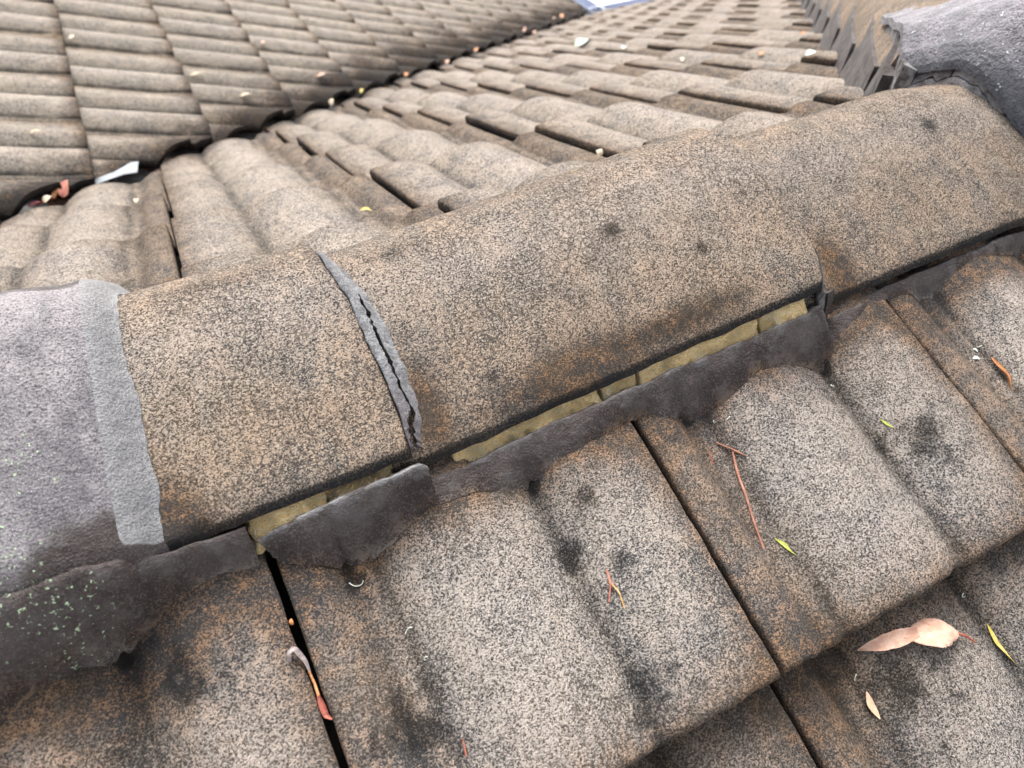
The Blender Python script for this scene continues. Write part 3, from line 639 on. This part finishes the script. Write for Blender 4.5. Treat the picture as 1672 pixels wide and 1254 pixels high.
cj = k.mix(k.step(sp_, .68, .74), cj, (.55, .57, .58)); k.bumpn(k.math('ADD', g, k.math('MULTIPLY', sp_, 1.5)), .003)  # pale specks paint the glints into the dome colour
M_dome = k.out(cj, .55, .45); junc_o.data.materials.append(M_dome)
# mortar band below the dome rim, broken into pieces by cracks
def jband(yA, yB, z_lo, z_hi, seed, xo=0):
    ny = max(10, int((yB-yA)/.0015)); nz = 14; y = np.linspace(yA, yB, ny); t = np.linspace(0, 1, nz); Yg, Tg = np.meshgrid(y, t, indexing='ij')
    base = np.interp(y, [-.30, -.17, 0, .13, .2], [-.12, -.05, .012, -.06, -.09])
    topz = lumpH(X0+.01+y*0, y)-.053
    Z = (base-.01)[:, None]*(1-Tg)+topz[:, None]*Tg; lo_ = base+(topz-base)*z_lo(y); hi_ = base+(topz-base)*z_hi(y); Z = lo_[:, None]*(1-Tg)+hi_[:, None]*Tg
    X = .884+.010*(Yg/.09)**2-.012*(1-Tg)*0-.014*(1-((Z-base[:, None])/(topz-base)[:, None]))+xo; P = np.stack([X, Yg, Z], -1); X = X+.0022*fbm(P, 60, seed, 3)
    T = np.stack([X, Yg, Z], -1); B = T+[.03, 0, 0]; V, F = solid(T[::-1], B[::-1]); z0 = np.zeros(X.size*2)
    part('mortar_band', mesh_from('mortar_band', V, F, M_mort, dict(coat=z0+.5, band=z0+.30, lichen=z0, edge=z0+.9)), junc)
ck = lambda y: .50+.22*n1(y, 26, 90, 4)
one = lambda y: 1+0*y; neg = lambda y: -.25+0*y
jband(-.22, .088, neg, lambda y: ck(y)-.035*(1+n1(y, 40, 91)), 1, -.002)
jband(-.22, .02, ck, one, 2); jband(.022, .088, lambda y: ck(y)-.0, one, 3, -.001)
# left end face of the lump
nx_, nz = 20, 14; T = []
for a in range(nx_):
    x = .878+.16*a/(nx_-1); row = []
    yy = .085+(x-.874)*.98; zt = float(lumpH(np.array(x), np.array(yy)))-.006-.048*(1-float(sstep(-.01, .07, x-X0)))
    for b in range(nz):
        t = b/(nz-1); row.append((x, yy-.004+.006*(1-t), (-yy*TP-.03)*(1-t)+zt*t))
    T.append(row)
T = np.array(T); T[..., 1] += .0015*fbm(T, 70, 3, 2); V, F = solid(T, T-[0, .02, 0]); z0 = np.zeros(nx_*nz*2)
part('mortar_band', mesh_from('mortar_band', V, F, M_mort, dict(coat=z0+.3, band=z0+.45, lichen=z0, edge=z0+1)), junc)

# ------------------------------------------------------------------ gutters and ground
gut = empty('eave_gutter', (xe, EAVE, -EAVE*TP-.1), 'pale blue-grey metal gutter at the far eave where the valley ends', 'gutter')
def channel(p0, p1, out_, root):
    p0, p1 = np.array(p0, float), np.array(p1, float); out_ = np.array(out_, float)
    pr = [(0, 0), (0, -.10), (.115, -.10), (.115, .0), (.135, .0), (.135, -.006), (.121, -.006), (.121, -.106), (-.006, -.106), (-.006, 0)]
    V = []; 
    for p in (p0, p1):
        for a, b in pr: V.append(p+out_*a+np.array((0, 0, b)))
    n = len(pr); F = [[i, (i+1) % n, (i+1) % n+n, i+n] for i in range(n)]; F += [list(range(n))[::-1], list(range(n, 2*n))]
    part('gutter_channel', mesh_from('gutter_channel', V, F, M_gutter, smooth=False), root)
ze = -EAVE*TP-.03
channel((xe+.02, EAVE+.02, ze), (EAVE+1.2, EAVE+.02, ze), (0, 1, 0), gut)
channel((xe+.02, EAVE+.02, ze-.001), (xe+.02, 9.5, ze-.001), (1, 0, 0), gut)
gm = mesh_from('ground', [(-120, -120, -4.9), (120, -120, -4.9), (120, 120, -4.9), (-120, 120, -4.9)], [[0, 1, 2, 3]], M_ground, smooth=False)
link('ground', gm, kind='structure')

# ------------------------------------------------------------------ leaves, twigs and seed curls lying on the roof
def zfar(x, y):
    j = max(0, math.ceil((y/math.cos(PIT)-FS0)/GAUGE)); s_ = FS0+GAUGE*j
    return -s_*math.sin(PIT)+(s_*math.cos(PIT)-y)*math.tan(PIT-NTI)+(float(prof((-x) % TW))-PREF)/math.cos(PIT)
def zadj(x, y):
    xf = GX0+GY*math.ceil((x-GX0)/GY)
    return -(xf+GVA)*TP+(xf-x)*math.tan(PIT-NTI)+(float(prof((y-GJ) % TW))-PREF)/math.cos(PIT)
_lm = {}
def leaf_mat(c1, c2, rough=.55):
    key = (c1, c2)
    if key not in _lm:
        k = NB('dry_leaf'); n = k.noise(120, 3, .6, 1); n2 = k.noise(500, 2, .6, 2)
        col = k.mix(k.step(n, .4, .62), c1, c2); col = k.mix(k.math('MULTIPLY', k.step(n2, .64, .74), .5), col, (.22, .09, .05))
        k.bumpn(n2, .0006); _lm[key] = k.out(col, rough, .4)
    return _lm[key]
def resample(P, n):
    P = np.array(P, float); d = np.concatenate([[0], np.cumsum(np.linalg.norm(np.diff(P, axis=0), axis=1))]); t = np.linspace(0, d[-1], n)
    Q = np.stack([np.interp(t, d, P[:, i]) for i in range(3)], 1)
    for _ in range(max(1, n//14)): Q[1:-1] = (Q[:-2]+2*Q[1:-1]+Q[2:])/4
    return Q, t/d[-1]
def blade(name, spine, width, mat, twist=lambda t: 0*t, cup=.25, n=36, m=9, th=.0004, up=(0, 0, 1), seed=0, ragged=0):
    Q, t = resample(spine, n); tg = np.gradient(Q, axis=0); tg /= np.linalg.norm(tg, axis=1)[:, None]
    up = np.array(up, float); side = np.cross(tg, up); side /= np.linalg.norm(side, axis=1)[:, None]; nr = np.cross(side, tg)
    tw = twist(t); w = width(t); v = np.linspace(-1, 1, m); T = np.zeros((n, m, 3))
    for i in range(n):
        s_ = side[i]*math.cos(tw[i])+nr[i]*math.sin(tw[i]); u_ = -side[i]*math.sin(tw[i])+nr[i]*math.cos(tw[i])
        rg = 1+ragged*np.array([n1(t[i], 9, seed, 3)[0], n1(t[i], 9, seed+4, 3)[0]])
        for j in range(m):
            T[i, j] = Q[i]+s_*w[i]*v[j]*(rg[0] if v[j] < 0 else rg[1])+u_*(cup*w[i]*(v[j]**2)-.06*w[i]*math.cos(v[j]*12)*.5)
    V, F = solid(T, T-np.array([0, 0, th])); return mesh_from(name, V, F, mat, sharp=60)
def tube(name, spine, r0, r1, mat, n=30, m=7, knob=0, seed=0):
    Q, t = resample(spine, n); tg = np.gradient(Q, axis=0); tg /= np.linalg.norm(tg, axis=1)[:, None]
    a = np.cross(tg, (0.13, .2, .97)); a /= np.linalg.norm(a, axis=1)[:, None]; b = np.cross(tg, a); V = []; F = []
    for i in range(n):
        r = (r0+(r1-r0)*t[i])*(1+knob*float(n1(t[i], 8, seed, 2)[0]))
        for j in range(m):
            an = 2*math.pi*j/m; V.append(Q[i]+(a[i]*math.cos(an)+b[i]*math.sin(an))*r)
    for i in range(n-1):
        for j in range(m): F.append([i*m+j, i*m+(j+1) % m, (i+1)*m+(j+1) % m, (i+1)*m+j])
    F += [list(range(m))[::-1], [(n-1)*m+j for j in range(m)]]
    return mesh_from(name, V, F, mat, sharp=60)
def mv(x, y):
    return x+float(np.interp(x, [0, .07, .22, .38, .7], [0, -.001, -.0055, -.0088, -.0145])), y-float(np.interp(x, [0, .07, .22, .38, .7], [0, .0048, .0058, .0056 if y > -.38 else .0012, .005]))
def on(pts, fn=znear, lift=.0008):
    if fn is znear: pts = [(*mv(p[0], p[1]), *p[2:]) for p in pts]
    return [(p[0], p[1], fn(p[0], p[1])+(p[2] if len(p) > 2 else lift)) for p in pts]
PINK = leaf_mat((.52, .29, .20), (.64, .42, .31)); CREAM = leaf_mat((.60, .48, .32), (.70, .60, .44)); GREEN = leaf_mat((.30, .34, .06), (.44, .46, .10))
REDD = leaf_mat((.30, .075, .045), (.45, .14, .08)); ORNG = leaf_mat((.50, .21, .08), (.64, .32, .14)); PALE = leaf_mat((.62, .66, .56), (.75, .78, .68)); YELG = leaf_mat((.50, .42, .08), (.70, .50, .18)); MINT = leaf_mat((.45, .62, .50), (.66, .80, .70)); GREYB = leaf_mat((.26, .20, .19), (.42, .36, .34))

# the large twisted leaf: narrow half, pinch, broad half and stalk
bl = empty('dry_leaf', (.43, -.42, -.16), 'large pink twisted dry leaf lying below the tile edge at lower right', 'leaf')
zb = lambda x, y: max(znear(x, y), znear(x+.004, y), znear(x-.004, y))
sp1 = [(.3800, -.4078, zb(.380, -.4078)+.001), (.395, -.4130, zb(.395, -.413)+.0035), (.409, -.4170, zb(.409, -.417)+.007), (.424, -.4200, zb(.424, -.420)+.009)]
part('narrow_half', blade('narrow_half', sp1, lambda t: .0005+.0055*np.sin(np.clip(t, 0, 1)*2.5)**.9, PINK, twist=lambda t: .15-.75*t, cup=.30, seed=1, ragged=.10), bl)
sp2 = [(.415, -.4180, zb(.415, -.418)+.004), (.426, -.4210, zb(.426, -.421)+.007), (.439, -.4240, zb(.439, -.424)+.007), (.451, -.4285, zb(.451, -.4285)+.006), (.461, -.4350, zb(.461, -.435)+.0035)]
part('broad_half', blade('broad_half', sp2, lambda t: .0006+.0140*np.sin(np.pi*np.clip(t, 0, 1)**.92)**.75, leaf_mat((.58, .33, .23), (.68, .44, .33)), twist=lambda t: .55-.5*t, cup=-.22, n=40, m=13, seed=2, ragged=.05), bl)
part('leaf_stalk', tube('leaf_stalk', [(.460, -.4345, zb(.460, -.4345)+.0036), (.466, -.439, zb(.466, -.439)+.004), (.4735, -.445, zb(.4735, -.445)+.0012)], .0011, .0008, REDD, n=14), bl)

def leaf1(pts, w, mat, label, fn=znear, lift=.001, cup=.3, twist=0, cat='leaf', name='dry_leaf', p=.9, n=24, group=None):
    me = blade(name, on(pts, fn, lift), lambda t: .0003+w*np.sin(np.pi*np.clip(t, 0.001, .999))**p, mat, twist=lambda t: twist*(t-.3), cup=cup, n=n, m=7)
    return link(name, me, None, label, cat, group)
leaf1([(.3795, -.4315), (.3762, -.440, .002), (.3772, -.4505)], .0026, leaf_mat((.66, .40, .25), (.76, .52, .36)), 'small curved tan leaf between the large pink leaf and the lower joint')
leaf1([(.5134, -.4355), (.510, -.450, .003), (.5133, -.4699)], .0018, YELG, 'slender yellow leaf with green tip at the right edge below the pink leaf', twist=1.2)
leaf1([(.3688, -.3112), (.374, -.319, .0015), (.3775, -.3293)], .0018, GREEN, 'small green leaf beside the long red twig')
leaf1([(.524, -.2683), (.5255, -.2745, .0012), (.5281, -.2792)], .0011, GREEN, 'tiny green leaf on the tile between the junction of roll and dark stain')
leaf1([(.6833, -.260, .002), (.6812, -.270, .004), (.6822, -.281, .003), (.6782, -.2943, .001)], .0022, ORNG, 'bright orange curled bark sliver at the far right tile', cup=.9, twist=1.5, name='bark_sliver', cat='bark')
link('twig', tube('twig', on([(.3799, -.2359, .001), (.372, -.255, .0025), (.366, -.275, .0025), (.360, -.295, .002), (.3557, -.314, .001)]), .0011, .0009, leaf_mat((.36, .15, .10), (.46, .22, .15)), knob=.3), None, 'long thin red twig lying down the trough beside the green leaf', 'twig')
link('twig', tube('twig', on([(.371, -.2255, .001), (.378, -.236, .003), (.3855, -.247, .001)]), .0006, .0009, leaf_mat((.30, .13, .08), (.38, .18, .11)), n=16, knob=.4, seed=4), None, 'short brown twig crossing the top of the long red twig', 'twig')
link('twig', tube('twig', on([(.361, -.2293), (.3595, -.2345), (.358, -.240)]), .0004, .0004, REDD, n=10), None, 'hair thin red twig just below the pointing', 'twig')
yt = empty('forked_twig', (.2215, -.293, -.11), 'small forked reddish twig on the tile left of the middle joint', 'twig')
part('twig_arm', tube('twig_arm', on([(.2245, -.2800, .001), (.2220, -.2900, .003), (.2155, -.2990, .001)]), .0009, .0008, leaf_mat((.40, .14, .10), (.55, .24, .16)), n=16, knob=.4), yt)
part('twig_arm', tube('twig_arm', on([(.2222, -.2895, .003), (.2245, -.2985, .002), (.2229, -.3085, .001)]), .0007, .0006, leaf_mat((.60, .34, .12), (.68, .42, .2)), n=16, knob=.3), yt)
link('twig', tube('twig', on([(.0775, -.333), (.0755, -.341, .002), (.0749, -.3498)]), .0007, .0006, REDD, n=14), None, 'short dark red twig at the bottom edge of the picture', 'twig')
gs = empty('curled_stem', (0, -.27, -.08), 'grey and red curled leaf stem stuck in the open joint at bottom left', 'stem')
def J(y, dz, dx=0): return (.0004+dx, y, znear(-.002, y)+dz)
part('curled_tip', blade('curled_tip', [J(-.2535, .002, -.0085), J(-.2500, .006, -.0065), J(-.2495, .007, -.003), J(-.2570, .002, 0), J(-.2640, -.003, .0005)], lambda t: .0012+.0010*np.sin(np.pi*t), GREYB, cup=.5, twist=lambda t: 1.2*t, m=5), gs)
part('stem', tube('stem', [J(-.262, -.002, .0004), J(-.270, -.004, .0012), J(-.278, -.0035, .001)], .0008, .0011, ORNG, n=12), gs)
part('red_husk', blade('red_husk', [J(-.276, -.0035, .0008), J(-.283, -.002, .0012), J(-.291, -.002, .0015), J(-.2955, .001, .0045)], lambda t: .0004+.0017*np.sin(np.pi*t)**.8, leaf_mat((.22, .055, .04), (.33, .10, .07)), cup=.7, m=7), gs)
me = bpy.data.meshes.new('seed_bud'); bm = bmesh.new(); bmesh.ops.create_icosphere(bm, subdivisions=2, radius=.0016)
for v in bm.verts: v.co.y *= 1.5; v.co *= 1+.12*math.sin(v.co.x*3000)
bm.to_mesh(me); bm.free(); me.materials.append(ORNG); me.shade_smooth()
o = link('seed_bud', me, None, 'tiny orange bud wedged in the open joint above the curled stem', 'bud'); o.location = (.0006, -.2285, znear(-.002, -.2285)-.003)
# pale curled threads
def curl(cx, cy, r, a0, a1, label, squash=.6, rot=0, fn=znear, th=.00045):
    pts = []; cx, cy = mv(cx, cy)
    for q in range(12):
        a = a0+(a1-a0)*q/11; px, py = r*math.cos(a), r*squash*math.sin(a)
        x, y = cx+px*math.cos(rot)-py*math.sin(rot), cy+px*math.sin(rot)+py*math.cos(rot)
        pts.append((x, y, fn(x, y)+.0008+.0006*math.sin(q*.6)))
    link('seed_thread', tube('seed_thread', pts, th, th*.7, PALE, n=20, m=5), None, label, 'thread', 'pale curled seed threads scattered over the near tiles')
curl(-.1073, -.2069, .0022, .8, 5.4, 'pale hook shaped thread below the mortar at bottom left')
curl(.0505, -.2122, .0050, 3.4, 6.2, 'pale wavy thread on the ridgelet right of the open joint', rot=-.3)
curl(.0717, -.2572, .0028, .3, 3.3, 'pale arched thread beside the dark trough left of centre bottom')
curl(.0751, -.2785, .0013, 0, 4.5, 'pale ring shaped thread low in the dark trough')
curl(.391, -.2125, .0034, 3.6, 6.1, 'pale upturned thread near the red twigs', rot=.4)
curl(.3807, -.2100, .0016, 2.0, 4.8, 'pale speck of thread touching the pointing beside the red twigs')
curl(.6848, -.2434, .0048, 3.5, 5.6, 'pale thread above the orange bark sliver', rot=.3)
curl(.513, -.4101, .0022, 1.8, 4.4, 'pale tick shaped thread above the pink leaf')
curl(.3801, -.4213, .0040, 1.2, 2.4, 'pale straight thread above the small tan leaf', rot=.6)
curl(.2210, -.2610, .0014, 1.0, 5.0, 'pale hook thread on the dark oval stain')
for (x, y, w, lab) in ((.6756, -.2468, .0026, 'larger pale flake beside the orange bark sliver'), (.669, -.254, .0030, 'pale rounded flake left of the orange bark sliver'), (.5095, -.2214, .0018, 'pale flake just below the pointing left of the right joint')):
    leaf1([(x-w, y+w*.4), (x, y, .0012), (x+w*.8, y-w*.9)], w*.55, PALE, lab, name='lichen_flake', cat='flake')
bmx = bpy.data.meshes.new('white_dropping'); bm = bmesh.new(); bmesh.ops.create_icosphere(bm, subdivisions=2, radius=.0016)
for v in bm.verts: v.co.z *= .5
bm.to_mesh(bmx); bm.free(); bmx.materials.append(M_flash); bmx.shade_smooth()
o = link('white_dropping', bmx, None, 'tiny round white speck on the tile at lower centre', 'speck'); o.location = (.2063, -.3373, znear(.2063, -.3373)+.0004)

# leaves out on the far slopes and along the valley
def far_leaf(x, y, z, L, w, ang, mat, label, tilt=.0, name='dry_leaf', cat='leaf', lift=.004, grp=None):
    L *= .8; w *= .75; c, s_ = math.cos(ang), math.sin(ang); pts = []
    for q in (-1, -.4, .3, 1): pts.append((x+c*L*q*.5, y+s_*L*q*.5, z+lift*(1.2-abs(q))+tilt*q*L*.5))
    me = blade(name, pts, lambda t: .0005+w*.5*np.sin(np.pi*np.clip(t, .001, .999))**.7, mat, cup=.35, n=14, m=5, twist=lambda t: .8*(t-.5)); return link(name, me, None, label, cat, grp)
Fz, Gz = zfar, zadj
far_leaf(.5820, 1.914, Fz(.582, 1.914)+.004, .028, .022, .9, CREAM, 'yellowish leaf standing near the valley edge above the left rolls', tilt=.6)
far_leaf(.5816, .295, Fz(.5816, .295)+.003, .013, .012, 1.2, CREAM, 'cream leaf chip resting at the top edge of the middle ridge cap', tilt=.5)
far_leaf(.2461, .3568, Fz(.2461, .3568)+.002, .020, .008, -.6, YELG, 'yellow green leaf scrap in the trough behind the middle cap')
far_leaf(1.314, 1.006, Fz(1.314, 1.006)+.003, .028, .014, .9, CREAM, 'beige leaf lying midway up the far slope')
far_leaf(1.325, .750, Fz(1.325, .75)+.002, .020, .018, .8, ORNG, 'small tan leaf on a far tile left of the hip')
far_leaf(1.503, .799, Fz(1.503, .799)+.008, .030, .010, .1, ORNG, 'orange leaf lodged on a tile edge near the hip mortar')
far_leaf(1.202, .503, Fz(1.202, .503)+.010, .040, .020, .0, PALE, 'pale flake on the tile edge nearest the junction')
far_leaf(1.628, 1.981, Fz(1.628, 1.981)+.012, .110, .055, .35, MINT, 'pale mint green scrap lying on the far slope', name='paper_scrap', cat='scrap')
far_leaf(1.517, 1.547, Fz(1.517, 1.547)+.006, .03, .02, .5, PALE, 'whitish flake right of the mint green scrap')
far_leaf(-.0569, .930, Fz(-.0569, .93)+.002, .018, .012, 1.2, CREAM, 'beige leaf chip in the trough left of the long joint')
far_leaf(.1933, 2.050, Gz(.1933, 2.05)+.006, .060, .014, 0, CREAM, 'long cream leaf on the adjoining slope nearest the stepped seam')
far_leaf(.3111, 1.9126, Gz(.3111, 1.9126)+.006, .050, .018, -.1, CREAM, 'cream leaf lower on the adjoining slope close to the valley')
far_leaf(-.1186, 2.206, Gz(-.1186, 2.206)+.006, .030, .024, .3, CREAM, 'cream leaf caught at the left stepped seam')
far_leaf(.4981, 2.5125, Gz(.4981, 2.5125)+.006, .030, .024, .4, PINK, 'pinkish leaf on the adjoining slope near its second seam')
far_leaf(.6345, 2.217, Gz(.6345, 2.217)+.008, .055, .024, .1, PINK, 'pink leaf at the sooty foot of the adjoining slope')
far_leaf(-.2359, 1.4564, Gz(-.2359, 1.4564)+.004, .032, .012, -.2, CREAM, 'cream leaf in the level trough above the left valley hole')
for x, y, L, w, a, m_, lab in ((1.05, 2.46, .05, .045, .5, ORNG, 'small orange leaf in the valley beside the first dark gap'), (1.37, 2.77, .06, .05, .9, PINK, 'pink leaf in the valley above the bright row of tiles'),
        (1.68, 3.10, .07, .055, .3, ORNG, 'orange leaf midway along the valley'), (2.374, 3.85, .10, .06, 1.0, PINK, 'pink leaf pair member left in the far valley'), (2.46, 3.86, .08, .06, .2, PINK, 'pink leaf pair member right in the far valley'),
        (3.12, 4.62, .13, .10, .7, ORNG, 'bright orange leaf at the top of the valley by the gutter'), (2.95, 4.45, .09, .06, .1, PINK, 'small pink leaf just below the bright orange valley leaf'),
        (.905, 2.37, .05, .03, .4, REDD, 'dark red leaf in the shaded valley left of the small orange leaf'), (.76, 2.16, .05, .03, .9, YELG, 'olive leaf in the shaded valley near the yellowish leaf')):
    far_leaf(x, y, -min(y, x+GVA)*TP-.020, L*.62, w*.55, a, m_, lab, tilt=.25)
for x, y, dz, L, w, a, tl, m_, lab in ((-.203, 1.222, .012, .040, .040, .8, .8, leaf_mat((.62, .22, .15), (.74, .34, .26)), 'pinkish red leaf standing on edge in the near valley hole'), (-.245, 1.190, -.004, .055, .016, .1, .1, REDD, 'dark red leaf lying at the back of the near valley hole'),
        (-.235, 1.165, .004, .026, .024, .4, .2, CREAM, 'pale yellow leaf chip at the mouth of the near valley hole'), (-.262, 1.160, .000, .034, .014, .2, .1, leaf_mat((.45, .12, .14), (.6, .25, .25)), 'rosy leaf at the left of the near valley hole'),
        (-.222, 1.200, .008, .030, .014, .9, .4, ORNG, 'orange leaf between the pale chip and the standing leaf')):
    far_leaf(x, y, -y*TP-.02+dz, L, w, a, m_, lab, tilt=tl)
